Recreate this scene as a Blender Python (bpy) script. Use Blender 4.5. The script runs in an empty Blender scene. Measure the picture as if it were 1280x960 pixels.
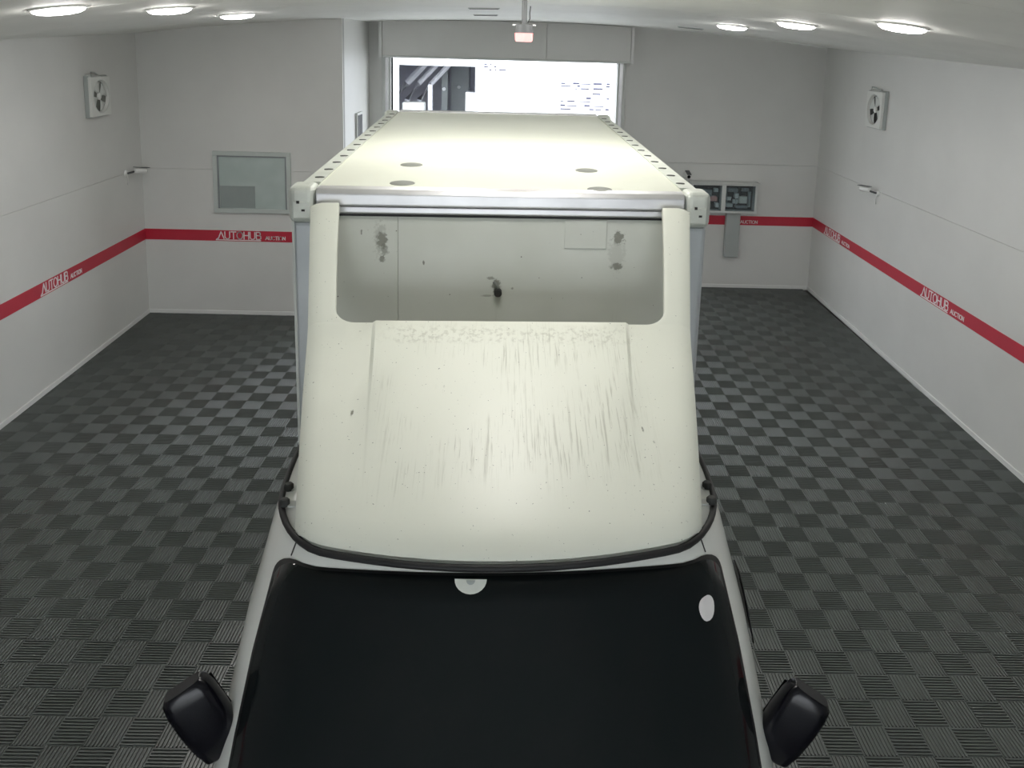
import bpy, bmesh, math, random
from mathutils import Vector, Matrix

scene = bpy.context.scene
COL = scene.collection
PI = math.pi
random.seed(7)

# ------------------------------------------------------------------ camera
CAM_H = 3.3129
F_PX = 992.69
PITCH, YAW, ROLL = 0.1600, 0.0170, 0.0270
cd = bpy.data.cameras.new('camera')
cd.sensor_fit = 'HORIZONTAL'
cd.sensor_width = 36.0
cd.lens = F_PX * 36.0 / 1280.0
cd.shift_x = -29.86 / 1280.0
cd.shift_y = -256.9 / 1280.0
cd.clip_start, cd.clip_end = 0.05, 200
cam = bpy.data.objects.new('camera', cd)
COL.objects.link(cam)
cp, sp, cy_, sy_ = math.cos(PITCH), math.sin(PITCH), math.cos(YAW), math.sin(YAW)
fwd = Vector((sy_ * cp, cy_ * cp, -sp))
right = Vector((cy_, -sy_, 0))
up = right.cross(fwd)
r2 = right * math.cos(ROLL) + up * math.sin(ROLL)
u2 = -right * math.sin(ROLL) + up * math.cos(ROLL)
cam.matrix_world = Matrix(((r2.x, u2.x, -fwd.x, 0), (r2.y, u2.y, -fwd.y, 0), (r2.z, u2.z, -fwd.z, CAM_H), (0, 0, 0, 1)))
scene.camera = cam

# ------------------------------------------------------------------ world, exposure
world = bpy.data.worlds.new('sky')
scene.world = world
world.use_nodes = True
bg = world.node_tree.nodes['Background']
bg.inputs[0].default_value = (0.90, 0.95, 1.0, 1)
bg.inputs[1].default_value = 4.2
scene.view_settings.view_transform = 'Standard'
scene.view_settings.look = 'None'
scene.view_settings.gamma = 1.0
scene.view_settings.use_curve_mapping = False
scene.view_settings.exposure = 0.46
scene.cycles.use_denoising = True
scene.cycles.max_bounces = 8
scene.cycles.diffuse_bounces = 5
LAMP_STRENGTH = 44.0

# ------------------------------------------------------------------ materials
def srgb(r, g, b):
    f = lambda c: c / 12.92 if c <= 0.04045 else ((c + 0.055) / 1.055) ** 2.4
    return (f(r / 255), f(g / 255), f(b / 255), 1)

class NT:
    """Small node-tree helper."""
    def __init__(self, name):
        self.m = bpy.data.materials.new(name)
        self.m.use_nodes = True
        self.t = self.m.node_tree
        self.b = self.t.nodes['Principled BSDF']
    def n(self, kind, **kw):
        nd = self.t.nodes.new(kind)
        for k, v in kw.items():
            if k.startswith('i_'):
                key = k[2:]
                key = int(key) if key.isdigit() else key.replace('_', ' ')
                nd.inputs[key].default_value = v
            else:
                setattr(nd, k, v)
        return nd
    def l(self, a, b):
        self.t.links.new(a, b)
    def math(self, op, a, b=None, clamp=False):
        nd = self.n('ShaderNodeMath', operation=op, use_clamp=clamp)
        for k, v in enumerate((a, b)):
            if v is None:
                continue
            if isinstance(v, (int, float)):
                nd.inputs[k].default_value = v
            else:
                self.l(v, nd.inputs[k])
        return nd.outputs[0]
    def mix(self, fac, a, b):
        nd = self.n('ShaderNodeMix', data_type='RGBA')
        for k, v in ((0, fac), (6, a), (7, b)):
            if isinstance(v, (int, float)):
                nd.inputs[k].default_value = v
            elif isinstance(v, tuple):
                nd.inputs[k].default_value = v
            else:
                self.l(v, nd.inputs[k])
        return nd.outputs[2]
    def ramp(self, fac, p0, p1, smooth=True):
        nd = self.n('ShaderNodeMapRange', interpolation_type='SMOOTHSTEP' if smooth else 'LINEAR')
        self.l(fac, nd.inputs[0])
        nd.inputs[1].default_value, nd.inputs[2].default_value = p0, p1
        return nd.outputs[0]
    def coords(self, scale=(1, 1, 1)):
        tc = self.n('ShaderNodeTexCoord')
        mp = self.n('ShaderNodeMapping')
        mp.inputs['Scale'].default_value = scale
        self.l(tc.outputs['Object'], mp.inputs[0])
        return mp.outputs[0]
    def noise(self, scale, vec, detail=3.0, rough=0.55):
        nd = self.n('ShaderNodeTexNoise')
        nd.inputs['Scale'].default_value = scale
        nd.inputs['Detail'].default_value = detail
        nd.inputs['Roughness'].default_value = rough
        self.l(vec, nd.inputs['Vector'])
        return nd.outputs[0]

def simple(name, col, rough=0.5, metal=0.0, var=0.0, vscale=3.0, spec=0.5, coat=0.0, bump=0.0, bscale=60.0):
    t = NT(name)
    t.b.inputs['Roughness'].default_value = rough
    t.b.inputs['Metallic'].default_value = metal
    t.b.inputs['Specular IOR Level'].default_value = spec
    t.b.inputs['Coat Weight'].default_value = coat
    c = tuple(col)
    dark = (c[0] * (1 - var), c[1] * (1 - var), c[2] * (1 - var), 1)
    v = t.coords()
    n = t.noise(vscale, v, 4)
    t.l(t.mix(t.ramp(n, 0.3, 0.75), c, dark), t.b.inputs['Base Color'])
    if bump:
        bn = t.n('ShaderNodeBump', i_Strength=bump, i_Distance=0.004)
        t.l(t.noise(bscale, v, 3), bn.inputs['Height'])
        t.l(bn.outputs[0], t.b.inputs['Normal'])
    return t.m

def emit(name, col, strength):
    t = NT(name)
    t.b.inputs['Base Color'].default_value = (0.8, 0.8, 0.8, 1)
    t.b.inputs['Emission Color'].default_value = col
    t.b.inputs['Emission Strength'].default_value = strength
    return t.m

def glass_pane(name, tint, clear):
    t = NT(name)
    out = t.t.nodes['Material Output']
    tr = t.n('ShaderNodeBsdfTransparent')
    tr.inputs[0].default_value = tint
    t.b.inputs['Base Color'].default_value = tint
    t.b.inputs['Roughness'].default_value = 0.04
    mx = t.n('ShaderNodeMixShader')
    mx.inputs[0].default_value = clear
    t.l(t.b.outputs[0], mx.inputs[1])
    t.l(tr.outputs[0], mx.inputs[2])
    t.l(mx.outputs[0], out.inputs[0])
    return t.m

M = {}
M['wall'] = simple('white_wall_panel', (0.665, 0.665, 0.645, 1), 0.42, var=0.06, vscale=1.3, bump=0.05, bscale=6)
M['backing'] = simple('wall_backing', (0.38, 0.38, 0.36, 1), 0.8, var=0.1)
M['ceiling'] = simple('ceiling_board', (0.89, 0.89, 0.85, 1), 0.6, var=0.05, vscale=2)
M['trim'] = simple('trim_white', (0.74, 0.74, 0.73, 1), 0.45, var=0.05)
M['red'] = simple('red_vinyl', srgb(188, 40, 62), 0.45, var=0.08, vscale=4)
M['lettering'] = simple('white_vinyl', (0.85, 0.82, 0.82, 1), 0.5, var=0.03)
M['tile'] = simple('grey_plastic_tile', (0.112, 0.124, 0.119, 1), 0.25, var=0.10, vscale=2.0, spec=0.95)
M['slab'] = simple('concrete_slab', (0.05, 0.05, 0.05, 1), 0.8, var=0.2)
M['alu'] = simple('brushed_aluminium', (0.72, 0.72, 0.74, 1), 0.38, metal=0.75, var=0.12, vscale=5)
M['galv'] = simple('painted_grey_post', (0.52, 0.55, 0.57, 1), 0.42, metal=0.3, var=0.12, vscale=4)
M['casting'] = simple('cast_corner', (0.62, 0.65, 0.60, 1), 0.45, metal=0.15, var=0.15, vscale=12)
M['black'] = simple('black_plastic', (0.004, 0.004, 0.007, 1), 0.22, var=0.1, spec=0.28)
M['rubber'] = simple('black_rubber', (0.012, 0.012, 0.013, 1), 0.6, var=0.2)
M['tyre'] = simple('tyre_rubber', (0.015, 0.015, 0.015, 1), 0.8, var=0.2)
M['dark'] = simple('dark_recess', (0.03, 0.032, 0.03, 1), 0.7, var=0.2)
M['steel'] = simple('grey_steel', (0.30, 0.32, 0.33, 1), 0.4, metal=0.6, var=0.12)
M['greypaint'] = simple('grey_enamel', (0.40, 0.43, 0.42, 1), 0.45, var=0.08)
M['lightgrey'] = simple('light_grey_enamel', (0.62, 0.64, 0.62, 1), 0.45, var=0.06)
M['whiteplastic'] = simple('white_plastic', (0.78, 0.78, 0.76, 1), 0.4, var=0.04)
M['lamp'] = emit('lamp_diffuser', (1.0, 0.97, 0.93, 1), LAMP_STRENGTH)
M['poledark'] = simple('dull_grey_pole', (0.10, 0.105, 0.11, 1), 0.5, metal=0.3, var=0.1)
M['plug'] = simple('dull_grey_plug', (0.17, 0.18, 0.16, 1), 0.6, var=0.15, vscale=30)
M['fanwhite'] = simple('fan_white_plastic', (0.72, 0.73, 0.70, 1), 0.4, var=0.05)
M['orange'] = simple('amber_plastic', (0.8, 0.25, 0.02, 1), 0.3, var=0.05)
M['plate_w'] = simple('cream_label', (0.75, 0.73, 0.66, 1), 0.5, var=0.04)
M['plate_r'] = simple('pink_label', (0.78, 0.42, 0.38, 1), 0.5, var=0.04)
M['headlight'] = simple('headlight_lens', (0.6, 0.62, 0.65, 1), 0.08, metal=0.4, var=0.1)
M['pane_clear'] = glass_pane('cabinet_glass', (0.80, 0.85, 0.87, 1), 0.95)
M['extwhite'] = simple('outside_white_cladding', (0.86, 0.87, 0.90, 1), 0.6, var=0.03)
M['extground'] = simple('outside_concrete', (0.62, 0.62, 0.60, 1), 0.8, var=0.1)
M['extdark'] = simple('shed_lining', (0.60, 0.60, 0.66, 1), 0.7, var=0.15)
M['extbeam'] = simple('shed_pale_steel', (0.74, 0.75, 0.80, 1), 0.6, var=0.1)
M['print'] = simple('dark_print', (0.05, 0.05, 0.09, 1), 0.6, var=0.1)
M['patch'] = simple('sticker_white', (0.72, 0.74, 0.68, 1), 0.5, var=0.06, vscale=20)

# red translucent beacon lens
t = NT('beacon_red_lens')
t.b.inputs['Base Color'].default_value = (0.9, 0.16, 0.16, 1)
t.b.inputs['Roughness'].default_value = 0.2
t.b.inputs['Emission Color'].default_value = (1.0, 0.42, 0.40, 1)
t.b.inputs['Emission Strength'].default_value = 0.9
M['beacon'] = t.m

# windscreen: almost black tinted glass
t = NT('windscreen_glass')
v = t.coords()
t.l(t.mix(t.ramp(t.noise(6, v, 4), 0.35, 0.8), (0.008, 0.011, 0.012, 1), (0.010, 0.012, 0.013, 1)), t.b.inputs['Base Color'])
t.b.inputs['Roughness'].default_value = 0.06
t.b.inputs['Specular IOR Level'].default_value = 0.16
M['windscreen'] = t.m

# window on the left wall: hazy greenish pane
t = NT('hazy_window_pane')
v = t.coords()
t.l(t.mix(t.ramp(t.noise(2.5, v, 2), 0.3, 0.8), (0.40, 0.47, 0.45, 1), (0.48, 0.55, 0.53, 1)), t.b.inputs['Base Color'])
t.b.inputs['Roughness'].default_value = 0.15
M['winpane'] = t.m
M['winframe'] = simple('window_frame_grey', (0.50, 0.54, 0.52, 1), 0.45, var=0.05)
M['winrect'] = simple('grey_rectangle', (0.30, 0.34, 0.33, 1), 0.4, var=0.08)

def blob(t, vec, centre, radius, wob=0.5, nscale=18.0, squash=(1, 1, 1)):
    """A ragged stain around a point: 1 inside, 0 outside."""
    mp = t.n('ShaderNodeMapping')
    mp.inputs['Location'].default_value = tuple(-c * s for c, s in zip(centre, squash))
    mp.inputs['Scale'].default_value = squash
    t.l(vec, mp.inputs[0])
    ln = t.n('ShaderNodeVectorMath', operation='LENGTH')
    t.l(mp.outputs[0], ln.inputs[0])
    nz = t.noise(nscale, vec, 4, 0.65)
    d = t.math('ADD', ln.outputs['Value'], t.math('MULTIPLY', t.math('SUBTRACT', nz, 0.5), radius * wob * 3))
    return t.ramp(d, radius, radius * 0.55)

# white truck paint (slightly yellow-green)
t = NT('truck_white_paint')
v = t.coords()
sp1 = t.ramp(t.noise(110, v, 1, 0.4), 0.76, 0.79)
t.l(t.mix(t.math('MULTIPLY', sp1, 0.5), t.mix(t.ramp(t.noise(2, v, 3), 0.3, 0.8), (0.80, 0.81, 0.73, 1), (0.74, 0.76, 0.68, 1)), (0.2, 0.2, 0.15, 1)), t.b.inputs['Base Color'])
t.b.inputs['Roughness'].default_value = 0.32
M['paint'] = t.m
M['paint_clean'] = simple('cab_white_paint', (0.86, 0.87, 0.83, 1), 0.25, var=0.04, coat=0.3)

# deflector: white paint with dirt streaks running down the slope and specks
t = NT('deflector_dirty_paint')
v = t.coords()
tc = t.n('ShaderNodeSeparateXYZ')
t.l(v, tc.inputs[0])
sv = t.coords((95, 3.2, 3.2))
streak = t.ramp(t.noise(1.0, sv, 5, 0.62), 0.53, 0.70)
sv2 = t.coords((190, 7.0, 7.0))
streak2 = t.ramp(t.noise(1.0, sv2, 3, 0.6), 0.57, 0.70)
region = t.ramp(t.noise(3.5, v, 3), 0.42, 0.60)
ax = t.math('ABSOLUTE', t.math('SUBTRACT', tc.outputs[0], 0.03))
inx = t.ramp(ax, 0.52, 0.36)
ywin = t.math('MULTIPLY', t.ramp(tc.outputs[1], 2.16, 2.34), t.ramp(tc.outputs[1], 2.92, 2.84))
mask = t.math('MULTIPLY', t.math('MULTIPLY', inx, ywin), t.math('MULTIPLY', t.math('ADD', streak, streak2, True), region))
specks = t.math('MULTIPLY', t.ramp(t.noise(150, v, 1, 0.3), 0.765, 0.80), 0.7)
edge_band = t.math('MULTIPLY', t.ramp(tc.outputs[1], 2.79, 2.815), t.ramp(tc.outputs[1], 2.89, 2.85))
edge_spots = t.math('MULTIPLY', t.math('MULTIPLY', edge_band, inx), t.math('MULTIPLY', t.ramp(t.noise(60, v, 4, 0.6), 0.48, 0.62), 0.26))
base = t.mix(t.ramp(t.noise(1.6, v, 3), 0.3, 0.8), (0.82, 0.835, 0.745, 1), (0.77, 0.79, 0.70, 1))
c1 = t.mix(t.math('MULTIPLY', mask, 0.40), base, (0.20, 0.20, 0.12, 1))
c1 = t.mix(edge_spots, c1, (0.20, 0.19, 0.13, 1))
c1 = t.mix(specks, c1, (0.06, 0.06, 0.05, 1))
for (bx, by, bz, br, sq) in ((-0.50, 2.53, 2.09, 0.018, (2.2, 0.5, 0.5)), (0.50, 2.42, 2.03, 0.018, (2.0, 0.4, 0.4)), (-0.20, 2.62, 2.12, 0.022, (1.8, 0.45, 0.45)),
                             (-0.13, 2.57, 2.10, 0.015, (2.0, 0.45, 0.45)), (0.47, 2.47, 2.06, 0.014, (2.0, 0.4, 0.4)), (-0.10, 2.44, 2.04, 0.02, (2.0, 0.5, 0.5))):
    c1 = t.mix(t.math('MULTIPLY', blob(t, v, (bx, by, bz), br * 0.7, 0.8, 50, sq), 0.75), c1, (0.10, 0.10, 0.06, 1))
t.l(c1, t.b.inputs['Base Color'])
t.b.inputs['Roughness'].default_value = 0.40
M['deflector'] = t.m

# cargo box front: greyed white with rusty mounting marks
t = NT('box_front_panel')
v = t.coords()
c1 = t.mix(t.ramp(t.noise(1.8, v, 3), 0.3, 0.75), (0.60, 0.62, 0.57, 1), (0.53, 0.55, 0.49, 1))
dsep = t.n('ShaderNodeSeparateXYZ')
t.l(v, dsep.inputs[0])
runs = t.ramp(t.noise(1.0, t.coords((70, 1, 2.0)), 4, 0.6), 0.58, 0.8)
for (bx, bz, br, amt, sq) in ((-0.515, 2.500, 0.055, 0.30, (1.6, 1, 0.6)), (-0.51, 2.50, 0.028, 0.75, (1, 1, 0.7)), (-0.51, 2.415, 0.016, 0.75, (1, 1, 1)), (-0.50, 2.46, 0.02, 0.5, (1, 1, 0.6)),
                              (0.505, 2.521, 0.030, 0.75, (1, 1, 0.85)), (0.503, 2.394, 0.022, 0.75, (0.8, 1, 1.2)), (0.50, 2.45, 0.05, 0.18, (1.2, 1, 0.5)),
                              (-0.02, 2.30, 0.028, 0.7, (1.3, 1, 0.8)), (-0.596, 2.534, 0.008, 0.8, (1.5, 1, 0.7)), (-0.333, 2.402, 0.009, 0.85, (1.5, 1, 0.7)),
                              (-0.045, 2.335, 0.012, 0.6, (0.6, 1, 1.4)), (0.05, 2.29, 0.007, 0.6, (1, 1, 1)), (-0.06, 2.255, 0.010, 0.5, (0.35, 1, 1.6))):
    c1 = t.mix(t.math('MULTIPLY', blob(t, v, (bx, 3.4, bz), br, 0.8, 55, (sq[0], 0.0001, sq[2])), amt), c1, (0.13, 0.13, 0.10, 1))
for bx in (-0.51, 0.505, -0.005):
    run = t.math('MULTIPLY', t.ramp(t.math('ABSOLUTE', t.math('SUBTRACT', dsep.outputs[0], bx)), 0.05, 0.015), t.ramp(dsep.outputs[2], 2.45, 2.25))
    c1 = t.mix(t.math('MULTIPLY', t.math('MULTIPLY', run, runs), 0.45), c1, (0.28, 0.28, 0.22, 1))
specks = t.ramp(t.noise(75, v, 1, 0.3), 0.79, 0.81)
c1 = t.mix(specks, c1, (0.07, 0.06, 0.05, 1))
t.l(c1, t.b.inputs['Base Color'])
t.b.inputs['Roughness'].default_value = 0.45
M['boxfront'] = t.m

# cargo roof: glossier white sheet
t = NT('box_roof_sheet')
v = t.coords()
c1 = t.mix(t.ramp(t.noise(1.2, v, 3), 0.3, 0.8), (0.80, 0.82, 0.72, 1), (0.74, 0.76, 0.66, 1))
c1 = t.mix(t.math('MULTIPLY', t.ramp(t.noise(1.0, t.coords((2, 26, 2)), 3), 0.62, 0.8), 0.15), c1, (0.4, 0.42, 0.33, 1))
t.l(c1, t.b.inputs['Base Color'])
t.b.inputs['Roughness'].default_value = 0.24
M['boxroof'] = t.m

# ------------------------------------------------------------------ mesh helpers
class MB:
    def __init__(self):
        self.v, self.f = [], []
    def add(self, vs, fs):
        o = len(self.v)
        self.v += [tuple(p) for p in vs]
        self.f += [tuple(i + o for i in q) for q in fs]
        return self
    def box(self, lo, hi):
        x0, y0, z0 = lo; x1, y1, z1 = hi
        return self.add([(x0, y0, z0), (x1, y0, z0), (x1, y1, z0), (x0, y1, z0), (x0, y0, z1), (x1, y0, z1), (x1, y1, z1), (x0, y1, z1)],
                        [(0, 3, 2, 1), (4, 5, 6, 7), (0, 1, 5, 4), (1, 2, 6, 5), (2, 3, 7, 6), (3, 0, 4, 7)])
    def hexa(self, pts):
        return self.add(pts, [(0, 3, 2, 1), (4, 5, 6, 7), (0, 1, 5, 4), (1, 2, 6, 5), (2, 3, 7, 6), (3, 0, 4, 7)])
    def prism(self, poly, axis, a, b):
        """poly: 2-D points (counter-clockwise); extruded along axis x, y or z from a to b."""
        def p3(p, d):
            return {'x': (d, p[0], p[1]), 'y': (p[0], d, p[1]), 'z': (p[0], p[1], d)}[axis]
        n = len(poly)
        vs = [p3(p, a) for p in poly] + [p3(p, b) for p in poly]
        fs = [tuple(range(n)), tuple(range(2 * n - 1, n - 1, -1))]
        fs += [(i, i + n, (i + 1) % n + n, (i + 1) % n) for i in range(n)]
        return self.add(vs, fs)
    def tube(self, pts, r, seg=10, closed=False):
        pts = [Vector(p) for p in pts]
        n = len(pts)
        rings = []
        for i, p in enumerate(pts):
            a = pts[(i - 1) % n] if (i or closed) else p
            b = pts[(i + 1) % n] if (i < n - 1 or closed) else p
            d = (b - a).normalized()
            h = Vector((0, 0, 1)) if abs(d.z) < 0.9 else Vector((1, 0, 0))
            s = d.cross(h).normalized(); u = s.cross(d)
            rr = r[i] if isinstance(r, (list, tuple)) else r
            rings.append([p + s * math.cos(2 * PI * k / seg) * rr + u * math.sin(2 * PI * k / seg) * rr for k in range(seg)])
        vs = [q for g in rings for q in g]
        fs = []
        for i in range(n if closed else n - 1):
            j = (i + 1) % n
            fs += [(i * seg + k, i * seg + (k + 1) % seg, j * seg + (k + 1) % seg, j * seg + k) for k in range(seg)]
        if not closed:
            fs += [tuple(range(seg - 1, -1, -1)), tuple((n - 1) * seg + k for k in range(seg))]
        return self.add(vs, fs)
    def lathe(self, prof, seg=24, axis='z', origin=(0, 0, 0), cap=True):
        """prof: (radius, height) pairs."""
        vs, fs = [], []
        for r, h in prof:
            for k in range(seg):
                a = 2 * PI * k / seg
                x, y = r * math.cos(a), r * math.sin(a)
                p = {'z': (x, y, h), 'y': (x, h, y), 'x': (h, x, y)}[axis]
                vs.append((p[0] + origin[0], p[1] + origin[1], p[2] + origin[2]))
        for i in range(len(prof) - 1):
            fs += [(i * seg + k, i * seg + (k + 1) % seg, (i + 1) * seg + (k + 1) % seg, (i + 1) * seg + k) for k in range(seg)]
        if cap:
            fs += [tuple(range(seg - 1, -1, -1)), tuple((len(prof) - 1) * seg + k for k in range(seg))]
        return self.add(vs, fs)
    def grid(self, rows):
        """rows of equally many points, joined by quads."""
        n = len(rows[0])
        vs = [p for r in rows for p in r]
        fs = [(i * n + k, i * n + k + 1, (i + 1) * n + k + 1, (i + 1) * n + k) for i in range(len(rows) - 1) for k in range(n - 1)]
        return self.add(vs, fs)
    def mesh(self, name, mat, smooth=None):
        me = bpy.data.meshes.new(name)
        me.from_pydata(self.v, [], self.f)
        bm = bmesh.new(); bm.from_mesh(me)
        bmesh.ops.recalc_face_normals(bm, faces=bm.faces)
        bm.to_mesh(me); bm.free()
        me.materials.append(mat)
        if smooth:
            me.shade_smooth()
            me.set_sharp_from_angle(angle=math.radians(smooth))
        me.update()
        return me
    def build(self, name, mat, parent=None, smooth=None, bevel=0.0, seg=2):
        o = bpy.data.objects.new(name, self.mesh(name, mat, smooth))
        COL.objects.link(o)
        o.parent = parent
        if bevel:
            md = o.modifiers.new('bevel', 'BEVEL')
            md.width = bevel; md.segments = seg; md.limit_method = 'ANGLE'; md.angle_limit = math.radians(35)
        return o

def link(name, me, parent=None, loc=None):
    o = bpy.data.objects.new(name, me)
    COL.objects.link(o)
    o.parent = parent
    if loc:
        o.location = loc
    return o
def empty(name, loc=(0, 0, 0), rz=0.0):
    o = bpy.data.objects.new(name, None)
    o.empty_display_size = 0.1
    COL.objects.link(o)
    o.location = loc; o.rotation_euler = (0, 0, rz)
    return o
def tag(o, label, cat, group=None):
    o['label'] = label; o['category'] = cat
    if group:
        o['group'] = group
    return o
def struct(o, label, cat):
    o['kind'] = 'structure'; o['label'] = label; o['category'] = cat
    return o

# ------------------------------------------------------------------ room layout
YL, YR, YF = 9.457, 11.067, -4.0        # near back wall, far back wall, wall behind the camera
def wl(y): return -4.0951 - 0.0486 * y
def wr(y): return 3.9752 + 0.01746 * y
XRET = -2.15                            # the return between the two back walls
SZ0, SZ1 = 0.925, 1.057                 # red stripe
SEAM = 1.80
CROWN = 3.69
def zside(y): return 3.43 + 0.041 * (y - 10.5)
def zceil(x, y):
    h = -wl(y) if x < 0 else wr(y)
    return zside(y) + (CROWN - zside(y)) * (1 - (x / h) ** 2)

# ---- stroke lettering for the stripe
GLYPH = {
    'A': [[(0, 0), (0.36, 1), (0.72, 0)]],
    'a': [[(0, 0), (0.36, 1), (0.72, 0)], [(0.14, 0.35), (0.58, 0.35)]],
    'U': [[(0, 1), (0, 0.25), (0.12, 0.04), (0.3, 0), (0.48, 0.04), (0.6, 0.25), (0.6, 1)]],
    'T': [[(0, 1), (0.6, 1)], [(0.3, 1), (0.3, 0)]],
    'O': [[(0.36 + 0.36 * math.cos(a * PI / 8), 0.5 + 0.5 * math.sin(a * PI / 8)) for a in range(17)]],
    'H': [[(0, 0), (0, 1)], [(0.58, 0), (0.58, 1)], [(0, 0.52), (0.58, 0.52)]],
    'B': [[(0, 0), (0, 1), (0.36, 1), (0.5, 0.9), (0.5, 0.64), (0.36, 0.54), (0, 0.54)], [(0.36, 0.54), (0.56, 0.42), (0.56, 0.12), (0.4, 0), (0, 0)]],
    'C': [[(0.34 + 0.36 * math.cos(a * PI / 8), 0.5 + 0.5 * math.sin(a * PI / 8)) for a in range(2, 15)]],
    'I': [[(0.05, 0), (0.05, 1)]],
    'N': [[(0, 0), (0, 1), (0.58, 0), (0.58, 1)]],
}
ADV = {'A': 0.84, 'a': 0.86, 'U': 0.78, 'T': 0.74, 'O': 0.88, 'H': 0.76, 'B': 0.70, 'C': 0.80, 'I': 0.24, 'N': 0.74}
def glyph(mb, c, x, z0, kx, height, th, yf):
    for line in GLYPH[c]:
        for (a, b), (c2, d) in zip(line[:-1], line[1:]):
            p, q = Vector((x + a * kx, 0, z0 + b * height)), Vector((x + c2 * kx, 0, z0 + d * height))
            dr = (q - p)
            if dr.length < 1e-6:
                continue
            dr.normalize(); sd = Vector((-dr.z, 0, dr.x)) * th / 2
            p, q = p - dr * th * 0.35, q + dr * th * 0.35
            v = [p - sd, q - sd, q + sd, p + sd]
            mb.hexa([(w.x, yf, w.z) for w in v] + [(w.x, yf - 0.0015, w.z) for w in v])
def logo(band, x0, w1, x1, w2, yf=-0.004, first=True):
    """AUTOHUB with its underline, then the small AUCTION."""
    if first:
        x = x0 + 0.03
        kx = (w1 - 0.03) / (sum(ADV[c] for c in 'AUTOHUB') - 0.12)
        for c in 'AUTOHUB':
            mb = MB()
            glyph(mb, c, x, SZ0 + 0.028, kx, 0.088, 0.0125, yf)
            mb.build('letter', M['lettering'], band)
            x += ADV[c] * kx
        mb = MB().box((x0, yf - 0.0015, SZ0 + 0.008), (x0 + w1, yf, SZ0 + 0.019))
        mb.hexa([(x0, yf, SZ0 + 0.019), (x0 + 0.014, yf, SZ0 + 0.019), (x0 + 0.045, yf, SZ0 + 0.045), (x0 + 0.031, yf, SZ0 + 0.045)] +
                [(x0, yf - .0015, SZ0 + 0.019), (x0 + 0.014, yf - .0015, SZ0 + 0.019), (x0 + 0.045, yf - .0015, SZ0 + 0.045), (x0 + 0.031, yf - .0015, SZ0 + 0.045)])
        mb.build('underline', M['lettering'], band)
    mb = MB()
    x = x1
    kx = w2 / (sum(ADV[c] for c in 'aUCTION') - 0.12)
    for c in 'aUCTION':
        glyph(mb, c, x, SZ0 + 0.026, kx, 0.042, 0.008, yf)
        x += ADV[c] * kx
    o = mb.build('small_lettering', M['lettering'], band)
    o['kind'] = 'stuff'
    o['label'] = 'small white AUCTION lettering'

# ---- walls: each is built in its own frame, x to the right as seen from inside, y into the wall, z up
def wall(name, p, q, label, top, holes=(), stripe=True, gap=None, panels=True):
    """p -> q: floor line left to right as seen from inside; top(s): height at distance s; holes: (x0,x1,z0,z1)."""
    p, q = Vector((p[0], p[1], 0)), Vector((q[0], q[1], 0))
    L = (q - p).length
    rz = math.atan2(q.y - p.y, q.x - p.x)
    root = empty(name, p, rz)
    struct(root, label, 'wall')
    n = 24
    def slab(x0, x1, z0, z1, y0, y1, nm, mat, bev=0.0):
        xs = [x0 + (x1 - x0) * i / n for i in range(n + 1)]
        if z1 is None:
            poly = [(x0, z0), (x1, z0)] + [(x, top(x)) for x in reversed(xs)]
        else:
            poly = [(x0, z0), (x1, z0), (x1, z1), (x0, z1)]
        return MB().prism(poly, 'y', y0, y1).build(nm, mat, root)
    if not holes:
        slab(0, L, -0.02, SEAM - 0.0015, 0, 0.03, 'panel', M['wall'])
        slab(0, L, SEAM + 0.0015, None, 0, 0.03, 'panel', M['wall'])
        slab(0, L, -0.02, None, 0.03, 0.10, 'backing', M['backing'])
    else:
        (x0, x1, z0, z1), = holes
        slab(0, x0, -0.02, SEAM - 0.0015, 0, 0.03, 'panel', M['wall'])
        slab(0, x0, SEAM + 0.0015, None, 0, 0.03, 'panel', M['wall'])
        slab(x1, L, -0.02, SEAM - 0.0015, 0, 0.03, 'panel', M['wall'])
        slab(x1, L, SEAM + 0.0015, None, 0, 0.03, 'panel', M['wall'])
        slab(x0, x1, z1, None, 0, 0.03, 'panel', M['wall'])
        slab(0, x0, -0.02, None, 0.03, 0.16, 'backing', M['backing'])
        slab(x1, L, -0.02, None, 0.03, 0.16, 'backing', M['backing'])
        slab(x0, x1, z1, None, 0.03, 0.16, 'backing', M['backing'])
    band = None
    if stripe:
        spans = [(0, L)] if not holes else [(0, holes[0][0] - 0.13), (holes[0][1] + 0.13, L)]
        band = None
        for a, b in spans:
            if b - a > 0.05:
                band = MB().box((a, -0.004, SZ0), (b, 0.001, SZ1)).build('red_stripe', M['red'], root)
                band['label'] = 'red vinyl stripe'
    return root, band, L

# left wall, with the logo
wall_left, band, LL = wall('wall_left', (wl(YF), YF), (wl(YL + .1), YL + .1), 'long white panel wall carrying two fans side red stripe and camera', lambda s: zside(YF + s * (YL - YF) / ((YL - YF) * 1.00118)) + 0.015)
wall_left['label'] = 'long white wall with red stripe meeting the wall that has the window'
kL = math.sqrt(1 + 0.0486 ** 2)
def sL(y): return (y - YF) * kL
logo(band, sL(7.15), 0.49, sL(7.69), 0.22)
logo(band, sL(4.35), 0.49, sL(4.89), 0.22)

# right wall
wall_right, band, LR = wall('wall_right', (wr(YR + .1), YR + .1), (wr(YF), YF), 'long white wall with red stripe meeting the wall that has the electrical cabinet', lambda s: zside(YR + .1 - s) + 0.015)
def sR(y): return (YR + .1 - y) * math.sqrt(1 + 0.01746 ** 2)
logo(band, sR(10.60), 0.58, sR(9.96), 0.26)
logo(band, sR(7.80), 0.55, sR(7.20), 0.24)
logo(band, sR(5.00), 0.55, sR(4.40), 0.24)

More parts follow.
